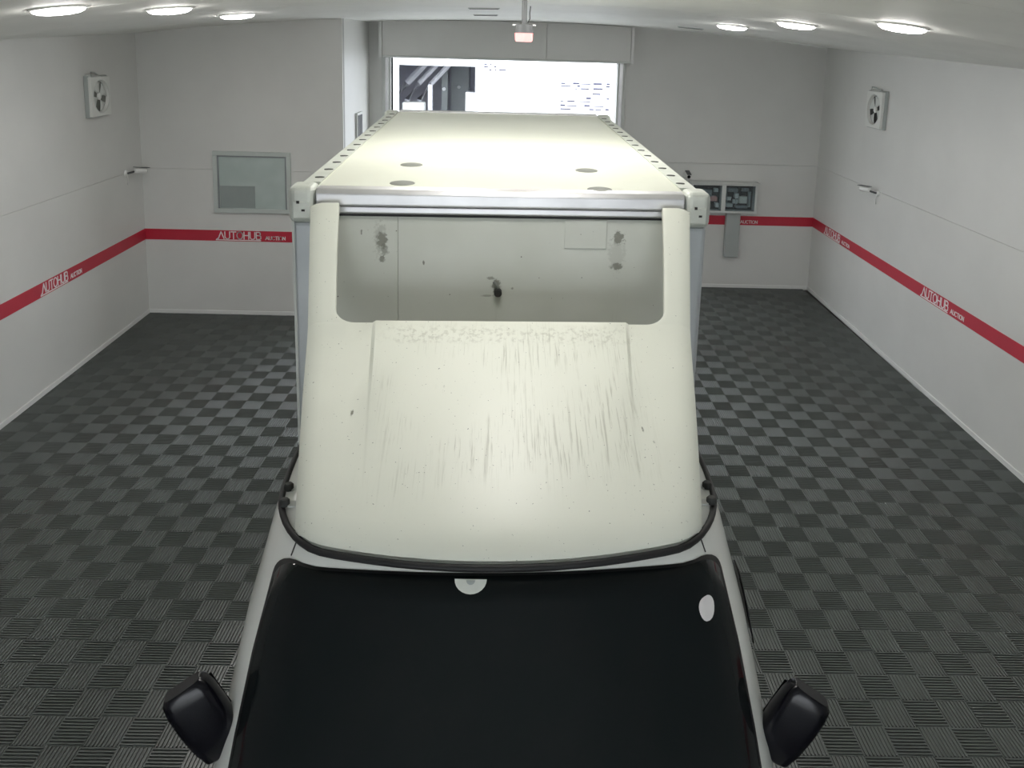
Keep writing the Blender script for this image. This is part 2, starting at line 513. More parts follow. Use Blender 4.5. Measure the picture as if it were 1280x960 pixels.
# near back wall (left), far back wall with the door, return, wall behind the camera
XL0 = wl(YL)
wall_bl, band, _ = wall('wall_back_left', (XL0, YL), (XRET, YL), 'short white wall holding the framed window above a red stripe', lambda s: zceil(XL0 + s, YL) + 0.01)
logo(band, -3.705 - XL0, 0.545, -3.105 - XL0, 0.24)
DX0, DX1, DZ = -1.845, 1.275, 3.165
XR1 = wr(YR)
wall_b, band, _ = wall('wall_back', (XRET, YR), (XR1, YR), 'white wall with the open shutter doorway and electrical cabinet', lambda s: zceil(XRET + s, YR) + 0.01, holes=[(DX0 - XRET, DX1 - XRET, 0, DZ)])
logo(band, 0, 0.5, 3.125 - XRET, 0.245, first=False)
rt = empty('wall_return', (XRET, YL, 0), PI / 2)
struct(rt, 'narrow bright return wall between window wall and shutter doorway', 'wall')
MB().box((0.101, 0.0, 0), (YR - YL, 0.03, zceil(XRET, YR) + 0.01)).build('panel', M['wall'], rt)
MB().box((0.101, 0.03, 0), (YR - YL, 0.10, zceil(XRET, YR) + 0.01)).build('backing', M['backing'], rt)
FX0, FX1, FZ = -1.9, 1.9, 2.7  # unseen doorway, added to let in soft frontal daylight
wall_f, _, _ = wall('wall_front', (wr(YF), YF), (wl(YF), YF), 'unseen white wall with a doorway added for daylight, facing the truck front', lambda s: zceil(wr(YF) - s, YF) + 0.01, holes=[(wr(YF) - FX1, wr(YF) - FX0, 0, FZ)], stripe=False)

# baseboards
def baseboard(name, root_p, root_q, label):
    p, q = Vector((root_p[0], root_p[1], 0)), Vector((root_q[0], root_q[1], 0))
    o = MB().box((0, -0.012, 0.001), ((q - p).length, -0.0005, 0.045)).build(name, M['trim'])
    o.location = p; o.rotation_euler = (0, 0, math.atan2(q.y - p.y, q.x - p.x))
    struct(o, label, 'baseboard')
baseboard('baseboard_left', (wl(YF), YF), (wl(YL), YL), 'thin white baseboard along the long wall on the window side')
baseboard('baseboard_right', (wr(YR), YR), (wr(YF), YF), 'thin white baseboard along the long wall on the cabinet side')
baseboard('baseboard_back_left', (XL0, YL), (XRET, YL), 'thin white baseboard under the window')
baseboard('baseboard_back', (DX1 + 0.13, YR), (XR1, YR), 'thin white baseboard beneath the electrical cabinet')

# ceiling: shallow vault of cross boards
ceil_o = MB()
ny = 14
rows = []
for j in range(ny + 1):
    y = YF + (YR - YF) * j / ny
    a, b = wl(y), wr(y)
    rows.append([(a + (b - a) * i / 28, y, zceil(a + (b - a) * i / 28, y) + 0.035) for i in range(29)])
ceil_o.grid(rows)
ceil_o = struct(ceil_o.build('ceiling', M['backing'], smooth=40), 'shallow vaulted white ceiling of wide cross boards', 'ceiling')
md = ceil_o.modifiers.new('thick', 'SOLIDIFY'); md.thickness = 0.12; md.offset = 1 if ceil_o.data.polygons[0].normal.z > 0 else -1
nb = 10
for k in range(nb):
    y0 = YF + (YR - YF) * k / nb + 0.004
    y1 = YF + (YR - YF) * (k + 1) / nb - 0.004
    mb = MB()
    lo, hi = [], []
    for y in (y0, (y0 + y1) / 2, y1):
        a, b = wl(y), wr(y)
        lo.append([(a + (b - a) * i / 28, y, zceil(a + (b - a) * i / 28, y)) for i in range(29)])
        hi.append([(a + (b - a) * i / 28, y, zceil(a + (b - a) * i / 28, y) + 0.03) for i in range(29)])
    mb.grid(lo); mb.grid(hi)
    mb.grid([lo[0], hi[0]]); mb.grid([lo[-1], hi[-1]])
    mb.build('ceiling_board', M['ceiling'], ceil_o, smooth=30)

# ------------------------------------------------------------------ floor of ribbed interlocking tiles
SQ = 0.17
GX, GY = 2.2254, 9.2668
floor = struct(MB().box((-4.75, YF, -0.10), (4.4, YR + 0.12, -0.022)).build('floor', M['slab']), 'floor of dark grey ribbed interlocking plastic tiles', 'floor')

def tile_geo(mb, ox, oy):
    """2 x 2 squares; ribs alternate between along-x and along-y. (ox, oy): the corner of the tile."""
    g = 0.0012
    nr, h = 9, 0.0075
    mb.box((ox + g, oy + g, -0.022), (ox + 2 * SQ - g, oy + 2 * SQ - g, -h))
    for i in range(2):
        for j in range(2):
            x0, y0 = ox + i * SQ + 0.002, oy + j * SQ + 0.002
            w = SQ - 0.004
            p = w / nr
            for k in range(nr):
                a, b = k * p + 0.33 * p, k * p + 0.67 * p
                a2, b2 = k * p + 0.36 * p, k * p + 0.64 * p
                if (i + j) % 2:     # along x
                    vs = [(x0, y0 + a, -h), (x0, y0 + a2, 0), (x0, y0 + b2, 0), (x0, y0 + b, -h), (x0 + w, y0 + a, -h), (x0 + w, y0 + a2, 0), (x0 + w, y0 + b2, 0), (x0 + w, y0 + b, -h)]
                else:
                    vs = [(x0 + a, y0, -h), (x0 + a2, y0, 0), (x0 + b2, y0, 0), (x0 + b, y0, -h), (x0 + a, y0 + w, -h), (x0 + a2, y0 + w, 0), (x0 + b2, y0 + w, 0), (x0 + b, y0 + w, -h)]
                mb.add(vs, [(0, 1, 5, 4), (1, 2, 6, 5), (2, 3, 7, 6), (0, 3, 2, 1), (4, 5, 6, 7)])
TS = 2 * SQ
# square (c, r) with c + r even has ribs along x: tile corners sit on odd grid lines
cells = []
for a in range(-22, 8):
    for b in range(-6, 42):
        ox, oy = GX + (2 * a + 1) * SQ, GY - (2 * b + 1) * SQ - TS
        if ox > -4.78 and ox + TS < 4.40 and oy > YF - 0.1 and oy + TS < YR + 0.3 and not (oy > YL + 0.1 and ox + TS < XRET - 0.1):
            cells.append((ox, oy))
def seen(c):
    x, y = c[0] + SQ, c[1] + SQ
    if y < 3.0 or (abs(x + 0.04 * y - 0.05) < 0.75 and y < 7.5):
        return False
    if x < wl(y) or x > wr(y) or y > YR:
        return False
    d = Vector((x, y, -CAM_H)); z = d.dot(fwd)
    px = 670 + F_PX * d.dot(r2) / z; py = 223 - F_PX * d.dot(u2) / z
    return -20 < px < 1300 and py < 975
vis = sorted([c for c in cells if seen(c)], key=lambda c: c[0] ** 2 + c[1] ** 2)[:298]
vset = set(vis)
mb = MB(); tile_geo(mb, 0, 0)
tile_me = mb.mesh('tile', M['tile'])
for c in vis:
    link('tile', tile_me, floor, (c[0], c[1], 0))
mb = MB()
for c in cells:
    if c not in vset:
        tile_geo(mb, *c)
rest = mb.build('tile_field', M['tile'], floor)
rest['kind'] = 'stuff'
rest['label'] = 'rest of the ribbed dark grey floor tiles'

# ------------------------------------------------------------------ shutter doorway
door = empty('door_1', (0, YR, 0))
struct(door, 'open roller shutter doorway in the far white wall, bright outside', 'doorway')
MB().box((DX1, -0.03, 0), (DX1 + 0.12, 0.16, DZ)).build('jamb', M['lightgrey'], door, bevel=0.004)
MB().box((DX0 - 0.12, -0.03, 0), (DX0, 0.16, DZ)).build('jamb', M['lightgrey'], door, bevel=0.004)
MB().box((DX1 + 0.03, -0.05, 0), (DX1 + 0.075, -0.03, DZ)).build('guide_rail', M['alu'], door, bevel=0.004)
MB().box((DX0 - 0.075, -0.05, 0), (DX0 - 0.03, -0.03, DZ)).build('guide_rail', M['alu'], door, bevel=0.004)

hood = empty('shutter_hood', (0, YR, 0))
tag(hood, 'long pale shutter housing box above the open doorway', 'shutter hood')
hx0, hx1, hz0 = -1.97, 1.46, DZ + 0.03
nseg = 10
def hood_poly(x0, x1, z0):
    return [(x0, z0), (x1, z0)] + [(x1 + (x0 - x1) * i / nseg, min(zceil(x1 + (x0 - x1) * i / nseg, YR - 0.2) - 0.004, 9)) for i in range(nseg + 1)]
MB().prism(hood_poly(hx0 + 0.04, 0.28, hz0), 'y', -0.22, -0.035).build('front_panel', M['wall'], hood)
MB().prism(hood_poly(0.284, hx1 - 0.04, hz0), 'y', -0.22, -0.035).build('front_panel', M['wall'], hood)
MB().prism(hood_poly(hx0, hx0 + 0.038, hz0 - 0.03), 'y', -0.245, -0.035).build('end_cap', M['trim'], hood)
MB().prism(hood_poly(hx1 - 0.038, hx1, hz0 - 0.03), 'y', -0.245, -0.035).build('end_cap', M['trim'], hood)
MB().box((hx0 + 0.04, -0.24, hz0 - 0.03), (hx1 - 0.04, -0.035, hz0 - 0.002)).build('bottom_rail', M['lightgrey'], hood, bevel=0.004)

# ------------------------------------------------------------------ outside
gr = struct(MB().box((-30, YR + 0.17, -0.12), (30, 60, -0.02)).build('ground_outside', M['extground']), 'pale concrete yard outside the open doorway', 'ground')
struct(MB().box((-30, -40, -0.12), (30, YF - 0.17, -0.02)).build('ground_added_doorway', M['extground']), 'unseen pale concrete yard outside the added daylight doorway', 'ground')  # ground outside the added doorway, out of view
shed = empty('white_shed', (0, 16, 0))
tag(shed, 'bright white building across the yard with a dark open bay', 'building')
sx0, sx1, sz1 = -2.56, -0.94, 3.01
MB().box((-9, 0, -0.02), (sx0, 0.2, 5.2)).build('wall_panel', M['extwhite'], shed)
MB().box((sx1, 0, -0.02), (9, 0.2, 5.2)).build('wall_panel', M['extwhite'], shed)
MB().box((sx0, 0, sz1), (sx1, 0.2, 5.2)).build('wall_panel', M['extwhite'], shed)
fr = MB().box((sx0, -0.03, 0), (sx0 + 0.05, 0.0, sz1)).build('bay_frame', M['extbeam'], shed)
MB().box((sx1 - 0.05, -0.03, 0), (sx1, 0.0, sz1)).build('bay_frame', M['extbeam'], shed)
MB().box((sx0 + 0.05, -0.03, sz1 - 0.05), (sx1 - 0.05, 0.0, sz1)).build('bay_frame', M['extbeam'], shed)
MB().box((sx0 - 1.2, 3.2, -0.02), (sx1 + 0.9, 3.3, 4.0)).build('back_lining', M['extdark'], shed)
MB().box((sx0 - 1.3, 0.2, -0.02), (sx0 - 1.2, 3.3, 4.0)).build('side_lining', M['extdark'], shed)
MB().box((sx1 + 0.9, 0.2, -0.02), (sx1 + 1.0, 3.3, 4.0)).build('side_lining', M['extbeam'], shed)
MB().box((sx0 - 1.3, 0.2, 4.0), (sx1 + 1.0, 3.3, 4.1)).build('bay_ceiling', M['extdark'], shed)
for k, xx in enumerate((-2.78, -2.52, -2.26)):
    MB().tube([(xx - 0.15, 1.2, 1.55), (xx + 0.0, 1.2, 2.20), (xx + 0.25, 1.2, 2.55), (xx + 0.62, 1.2, 2.95), (xx + 0.80, 1.2, 3.2)], 0.055 if k else 0.075, 8).build('bent_duct', M['extbeam'], shed, smooth=40)
MB().box((-2.62, 0.9, 2.93), (-1.75, 1.0, 2.99)).build('cross_beam', M['extbeam'], shed)
MB().box((-2.02, 0.7, 0), (-1.93, 0.8, 2.55)).build('bay_post', M['extbeam'], shed)
MB().box((-1.83, 1.6, 0), (-1.70, 1.7, 3.6)).build('bay_post', M['steel'], shed)
MB().box((-1.72, 2.6, 0), (-1.30, 3.19, 3.4)).build('bay_locker', M['steel'], shed)
tag(MB().box((-1.22, 16.5, -0.02), (-0.99, 17.0, 2.42)).build('white_cabinet', M['extwhite'], bevel=0.01), 'tall white cabinet just inside the dark bay across the yard', 'cabinet')
tag(MB().box((-2.50, 16.3, -0.02), (-2.06, 16.68, 2.19)).build('grey_machine_cabinet', M['lightgrey'], bevel=0.02), 'grey machine cabinet under the bent ducts across the yard', 'cabinet')
for xx in (-1.77, -1.53):
    MB().lathe([(0.0, 0), (0.04, 0), (0.04, 0.05), (0.0, 0.05)], 12, 'y', (xx, 1.5 if xx < -1.6 else 2.55, 2.42), cap=False).build('bay_lamp', M['extwhite'], shed)
board = empty('notice_board', (0, 15.965, 0))
tag(board, 'white notice board with rows of dark print on the bright building', 'notice board')
MB().box((0.66, 0.0, 2.02), (1.76, 0.03, 2.74)).build('board', M['extwhite'], board, bevel=0.004)
rr = random.Random(3)
for k, z in enumerate((2.66, 2.61, 2.56, 2.46, 2.37, 2.31, 2.22, 2.15)):
    mb = MB()
    x = 0.72
    while x < 1.66:
        w = rr.uniform(0.05, 0.22)
        if rr.random() < (0.78 if k < 3 or k > 4 else 0.5):
            mb.box((x, -0.002, z), (min(x + w, 1.7), 0.0, z + rr.choice((0.022, 0.030, 0.038))))
        x += w + rr.uniform(0.03, 0.16)
    if mb.v:
        mb.build('print_line', M['print'], board)['kind'] = 'stuff'
sign = empty('wall_sign', (0, 15.965, 0))
tag(sign, 'small white sign with dark marks beside the dark bay', 'sign')
MB().box((-0.86, 0.0, 2.84), (-0.30, 0.03, 3.06)).build('board', M['extwhite'], sign, bevel=0.003)
for k, z in enumerate((3.0, 2.95, 2.89)):
    mb = MB()
    for x, w in (((-0.82, 0.06), (-0.70, 0.03)), ((-0.82, 0.08), (-0.62, 0.05)), ((-0.72, 0.05), (-0.60, 0.03), (-0.52, 0.14)))[k]:
        mb.box((x, -0.002, z), (x + w, 0, z + 0.028))
    mb.build('print_line', M['print'], sign)['kind'] = 'stuff'

# ------------------------------------------------------------------ truck
TRX, TRA = 0.05, math.radians(2.29)
truck = empty('box_truck', (TRX, 0, 0), TRA)
tag(truck, 'white cab-over truck with tall cargo box and dirty roof wind deflector', 'truck')

T = [(0, 0), (.08, .002), (.15, .006), (.22, .0135), (.29, .024), (.36, .038), (.42, .052), (.475, .066), (.519, .080), (.555, .10), (.585, .127), (.61, .155), (.635, .19), (.655, .225), (.672, .262), (.688, .305), (.700, .35), (.710, .42), (.716, .50), (.72, .60)]
def t_off(x):
    x = abs(x)
    for (a, b), (c, d) in zip(T[:-1], T[1:]):
        if x <= c:
            return b + (d - b) * (x - a) / (c - a)
    return T[-1][1]
SEC = [(0.34, .83, 1.40), (0.60, .855, 1.37), (0.88, .86, 1.38), (0.98, .86, 1.41), (1.06, .845, 1.475), (1.20, .832, 1.575), (1.42, .812, 1.735), (1.60, .788, 1.86), (1.75, .755, 1.955), (1.83, .738, 2.005), (1.868, .722, 2.028)]
def sec(z):
    for (a, b, c), (d, e, f) in zip(SEC[:-1], SEC[1:]):
        if z <= d:
            k = (z - a) / (d - a)
            return b + (e - b) * k, c + (f - c) * k
    return SEC[-1][1:]
CB = 3.20
def ring(W, yf, z, inset=0.0):
    """closed section loop, left rear -> front -> right rear."""
    left = [(-x / .72 * W, yf + o, z) for x, o in reversed(T)]
    rgt = [(x / .72 * W, yf + o, z) for x, o in T[1:]]
    pts = left + rgt + [(W, CB - .5, z), (W, CB - .05, z), (W - .05, CB, z), (-W + .05, CB, z), (-W, CB - .05, z), (-W, CB - .5, z)]
    if inset:
        cx, cy = 0, (yf + CB) / 2
        pts = [(x * (1 - inset / W), cy + (y - cy) * (1 - inset / ((CB - yf) / 2)), z) for x, y, _ in pts]
    return pts
cab = MB()
rings = [ring(*sec(z), z) for z in (0.34, 0.6, 0.88, 0.98, 1.06, 1.2, 1.42, 1.6, 1.75, 1.83, 1.868)]
W0, Y0 = SEC[-1][1:]
rings += [ring(W0, Y0, 1.886, 0.018), ring(W0, Y0, 1.905, 0.06), ring(W0, Y0, 1.92, 0.15), ring(W0, Y0, 1.93, 0.35)]
nr_ = len(rings[0])
cab.add([p for r in rings for p in r], [(i * nr_ + k, i * nr_ + (k + 1) % nr_, (i + 1) * nr_ + (k + 1) % nr_, (i + 1) * nr_ + k) for i in range(len(rings) - 1) for k in range(nr_)] + [tuple(range(nr_ - 1, -1, -1)), tuple((len(rings) - 1) * nr_ + k for k in range(nr_))])
cab_o = cab.build('cab', M['paint_clean'], truck, smooth=50)
cab_o['label'] = 'white painted cab shell'

# windscreen, following the cab surface
def on_cab(tx, z, off):
    W, yf = sec(z)
    x, y = tx / .72 * W, yf + t_off(tx)
    e = 0.004
    W2, yf2 = sec(z + 0.01)
    dxz = Vector((tx / .72 * W2 - x, yf2 + t_off(tx) - y, 0.01))
    dxt = Vector(((e) / .72 * W, t_off(tx + e) * (1 if tx + e >= 0 else 1) - t_off(tx), 0))
    nrm = dxt.cross(dxz).normalized()
    p = Vector((x, y, z))
    if nrm.y > 0:
        nrm = -nrm
    return p + nrm * off
GW = 0.634
def glass_top(u):
    a = abs(u)
    z = 1.858 - 0.035 * a ** 2
    if a > 0.89:
        k = (a - 0.89) / 0.11
        z -= 0.060 * (1 - math.sqrt(max(0, 1 - k * k)))
    return z
us = [-1, -.997, -.99, -.978, -.96, -.935, -.905, -.87, -.81, -.75, -.66, -.55, -.42, -.28, -.14]
us = us + [0] + [-u for u in reversed(us)]
def screen_patch(off, grow=0.0, z0=1.10):
    rows = []
    for k in range(13):
        row = []
        for u in us:
            zt = glass_top(u) + grow * 0.6
            row.append(on_cab(u * (GW + grow), z0 - grow + (zt - z0 + grow) * k / 12, off))
        rows.append(row)
    return rows
seal = MB().grid(screen_patch(0.003, 0.010)).build('screen_seal', M['rubber'], truck, smooth=60)
ws = MB().grid(screen_patch(0.006)).build('windscreen', M['windscreen'], truck, smooth=60)
for o in (seal, ws):
    md = o.modifiers.new('thick', 'SOLIDIFY'); md.thickness = 0.003; md.offset = -1
ws['label'] = 'almost black tinted windscreen'
# half-round white sticker at the top of the glass
mb = MB()
sxc = -0.085
pts = []
for k in range(13):
    a = PI + PI * k / 12
    pts.append((sxc + 0.044 * math.cos(a), 1.850 + 0.032 * math.sin(a)))
vs = [on_cab(x, z, 0.009) for x, z in pts] + [on_cab(x, z, 0.0105) for x, z in pts]
n = len(pts)
mb.add(vs, [tuple(range(n)), tuple(range(2 * n - 1, n - 1, -1))] + [(i, i + n, (i + 1) % n + n, (i + 1) % n) for i in range(n)])
o = mb.build('patch', M['patch'], ws)
o['label'] = 'white half-round sticker'
mb = MB()
pts = [(sxc + 0.012 * math.cos(PI + PI * k / 8), 1.848 + 0.010 * math.sin(PI + PI * k / 8)) for k in range(9)]
vs = [on_cab(x, z, 0.011) for x, z in pts] + [on_cab(x, z, 0.0125) for x, z in pts]
n = len(pts)
mb.add(vs, [tuple(range(n)), tuple(range(2 * n - 1, n - 1, -1))] + [(i, i + n, (i + 1) % n + n, (i + 1) % n) for i in range(n)])
mb.build('sticker_centre', M['greypaint'], ws)

mb = MB()  # plain white rounded patch laid on the glass
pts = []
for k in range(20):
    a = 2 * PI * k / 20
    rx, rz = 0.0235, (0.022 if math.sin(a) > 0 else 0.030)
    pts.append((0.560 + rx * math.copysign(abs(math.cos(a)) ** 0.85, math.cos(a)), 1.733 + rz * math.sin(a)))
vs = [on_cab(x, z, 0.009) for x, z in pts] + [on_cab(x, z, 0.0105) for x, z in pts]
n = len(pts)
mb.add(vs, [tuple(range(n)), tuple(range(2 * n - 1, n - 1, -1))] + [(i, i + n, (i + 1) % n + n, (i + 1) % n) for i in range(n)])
mb.build('patch', M['lettering'], ws)['label'] = 'bright white rounded patch'

# black roof gutter moulding
gut = []
for x, o_ in reversed(T):
    gut.append((-x / .72 * (W0 - .004), Y0 + o_ - 0.004, 1.878))
for x, o_ in T[1:]:
    gut.append((x / .72 * (W0 - .004), Y0 + o_ - 0.004, 1.878))
gut = [(-W0 + .004, CB - .06, 1.878), (-W0 + .004, CB - .5, 1.878)] + gut + [(W0 - .004, CB - .5, 1.878), (W0 - .004, CB - .06, 1.878)]
MB().tube(gut, 0.0105, 8).build('roof_gutter', M['rubber'], truck, smooth=60)['label'] = 'black rubber roof gutter'

# pillar seams, side windows, doors
for s in (-1, 1):
    a = [on_cab(s * 0.600, z, 0.0015) for z in (1.866, 1.855, 1.845, 1.835)]
    MB().tube(a, 0.0022, 6).build('pillar_seam', M['dark'], truck)
    mb = MB()
    rows = []
    for z in (1.10, 1.2, 1.3, 1.4, 1.5, 1.60):
        W, yf = sec(z)
        ya = yf + 0.72
        rows.append([(s * (W + 0.004), ya + (2.98 - ya) * k / 6, z) for k in range(7)])
    mb.grid(rows)
    o = mb.build('side_window', M['windscreen'], truck, smooth=60)
    md = o.modifiers.new('thick', 'SOLIDIFY'); md.thickness = 0.003
    W, yf = sec(0.9)
    MB().box((s * (W + .0) - .004, yf + 0.55, 0.86), (s * W + .004, 3.02, 0.875)).build('door_seam', M['dark'], truck)
    MB().box((s * W - .015, 2.75, 0.93), (s * W + .02, 2.92, 0.965)).build('door_handle', M['black'], truck, bevel=0.008)
# dark visor corner on one door frame
mb = MB()
vs = []
for z, y0, y1 in ((1.485, 2.20, 2.32), (1.53, 2.22, 2.38), (1.585, 2.25, 2.42), (1.635, 2.30, 2.40)):
    W, yf = sec(z)
    vs.append([(W + 0.003 - 0.02 * max(0, yf + 0.5 - y0), y0, z), (W + 0.012, (y0 + y1) / 2, z), (W + 0.012, y1, z)])
o = MB().grid(vs).build('door_visor', M['black'], truck, smooth=60)
md = o.modifiers.new('thick', 'SOLIDIFY'); md.thickness = 0.004

# front face below the windscreen
MB().prism([(-.60, 1.30), (.60, 1.30), (.74, 1.42), (.60, 1.40), (-.60, 1.40), (-.74, 1.42)], 'z', 0.70, 0.84).build('grille', M['black'], truck, bevel=0.01)
MB().prism([(-.78, 1.44), (-.62, 1.28), (.62, 1.28), (.78, 1.44), (.78, 1.6), (-.78, 1.6)], 'z', 0.36, 0.60).build('bumper', M['paint_clean'], truck, bevel=0.03)
for s in (-1, 1):
    MB().lathe([(0.0, 1.345), (.07, 1.35), (.085, 1.37), (.085, 1.47), (0, 1.47)], 20, 'y', (s * .63, 0, 0.76), cap=False).build('headlight', M['headlight'], truck, smooth=40)
    MB().box((s * .27 - .25, 1.40, 1.075), (s * .27 + .25, 1.42, 1.095)).build('wiper', M['rubber'], truck, bevel=0.005)

# door mirrors
def mirror(s):
    prof = [(-.118, .62), (-.108, .82), (-.06, .95), (.01, 1.0), (.075, .98), (.108, .90), (.122, .72)]
    rows = []
    for zc_, k in prof:
        row = []
        for i in range(20):
            a = 2 * PI * i / 20
            cx, sx = math.cos(a), math.sin(a)
            e = 0.45
            x = .070 * k * math.copysign(abs(cx) ** e, cx)
            y = (.042 if sx < 0 else .026) * k * math.copysign(abs(sx) ** e, sx)
            row.append((x - s * 0.0, y, zc_))
        rows.append(row)
    mb = MB()
    n = 20
    mb.add([p for r in rows for p in r], [(i * n + k, i * n + (k + 1) % n, (i + 1) * n + (k + 1) % n, (i + 1) * n + k) for i in range(len(rows) - 1) for k in range(n)] + [tuple(range(n - 1, -1, -1)), tuple((len(rows) - 1) * n + k for k in range(n))])
    hs = mb.build('mirror', M['black'], truck, smooth=45, bevel=0.006)
    hs.location = (0.850, 2.0, 1.39) if s > 0 else (-0.822, 2.0, 1.445)
    hs.rotation_euler = (math.radians(-6), s * math.radians(27), s * math.radians(-20))
    hs['label'] = 'black door mirror'
    g = MB().box((-.066, .0265, -.07), (.066, .0285, .09)).build('mirror_glass', M['windscreen'], hs, bevel=0.02)
    arm = MB().tube([(-s * .030, 0.0, -.085), (-s * .055, .01, -.125), (-s * .085, .03, -.15)], [.022, .02, .02], 10).build('mirror_arm', M['black'], hs, smooth=50)
mirror(-1); mirror(1)

# wind deflector on the cab roof
PROF = [(2.190, 1.897, .610, .160), (2.205, 1.915, .613, .160), (2.26, 1.950, .624, .142), (2.33, 1.985, .636, .118), (2.42, 2.030, .652, .090), (2.52, 2.078, .669, .064), (2.62, 2.126, .686, .043), (2.74, 2.189, .704, .022), (2.83, 2.239, .717, .010), (2.90, 2.283, .728, .0)]
POST = [(2.90, 2.283, .728), (3.00, 2.375, .747), (3.10, 2.485, .765), (3.25, 2.672, .790)]
def post_at(tt):
    k = tt * 3
    i = min(int(k), 2); k -= i
    a, b = POST[i], POST[i + 1]
    return [a[j] + (b[j] - a[j]) * k for j in range(3)]
mb = MB()
XI0 = .556
ncol = 5
cols_l = lambda w: [-w + (w - XI0 * w / .728) * i / ncol for i in range(ncol + 1)]
mids = [-.488, -.481, -.474, -.36, -.24, -.12, 0, .12, .24, .36, .474, .481, .488]
rows = []
for (y, z, w, b) in PROF:
    k = w / .728
    xs = cols_l(w) + [m * k for m in mids]
    xs += [-x for x in reversed(cols_l(w))]
    row = []
    fade = max(0.0, min(1.0, (y - 2.36) / 0.35))
    for x in xs:
        u = abs(x) / w
        lift = 0.010 * fade * max(0.0, min(1.0, (.487 * k - abs(x)) / (.012 * k)))
        edge = max(0, (u - 0.93) / 0.07)
        bs = b / .160
        row.append((x, y - bs * (.162 - t_off(u * .612)) - (1 - bs) * b * 0.3 * (1 - u * u) - 0.4 * lift, z + lift - 0.018 * edge ** 2))
    rows.append(row)
mb.grid(rows)
ts = [0, .003, .012, .03, .055, .09, .13, .17, .3, .5, .75, 1.0]
RC = .075
for s in (-1, 1):
    rows2 = []
    for tt in ts:
        y, z, w = post_at(tt)
        if tt < .17:
            k = 1 - tt / .17
            xi = .634 - (.634 - XI0) * (1 - math.sqrt(max(0, 1 - k * k)))
        else:
            xi = .634 + .040 * (tt - .17) / .83
        row = []
        for i in range(ncol + 1):
            x = w + (xi - w) * i / ncol
            u = x / w
            edge = max(0, (u - 0.93) / 0.07)
            row.append((s * x, y, z - 0.018 * edge ** 2))
        rows2.append(row)
    mb.grid(rows2)
me = mb.mesh('deflector', M['deflector'])
bm = bmesh.new(); bm.from_mesh(me)
bmesh.ops.remove_doubles(bm, verts=bm.verts, dist=1e-4)
bmesh.ops.recalc_face_normals(bm, faces=bm.faces)
if sum(f.normal.z for f in bm.faces) < 0:
    bmesh.ops.reverse_faces(bm, faces=bm.faces)
bm.to_mesh(me); bm.free()
me.shade_smooth(); me.set_sharp_from_angle(angle=math.radians(32))
defl = link('deflector', me, truck)
defl['label'] = 'white roof wind deflector with dirt streaks and cut-out top'
md = defl.modifiers.new('thick', 'SOLIDIFY'); md.thickness = 0.026; md.offset = -1
md = defl.modifiers.new('bevel', 'BEVEL'); md.width = 0.005; md.segments = 2; md.limit_method = 'ANGLE'; md.angle_limit = math.radians(50)

# deflector mounting bolts on the roof edge
for s in (-1, 1):
    for xb, y in ((.684, 2.41), (.674, 2.32)):
        MB().lathe([(0, 0), (.014, 0), (.016, .006), (.016, .016), (.011, .022), (0, .024)], 12, 'z', (s * xb, y, 1.892), cap=False).build('mounting_bolt', M['dark'], defl, smooth=40)
        xa, xc = sorted((s * .62, s * (xb - .012)))
        MB().box((xa, y - .014, 1.893), (xc, y + .014, 1.898)).build('bolt_bracket', M['lightgrey'], defl)

# ---- cargo box (slightly raked)
BY0, BY1, BH, BZ0 = 3.40, 6.42, .89, 0.86
box = empty('cargo_box', (0, BY0, 0)); box.parent = truck
box.rotation_euler = (math.radians(1.66), 0, 0)
BL = BY1 - BY0
ZT = 2.722
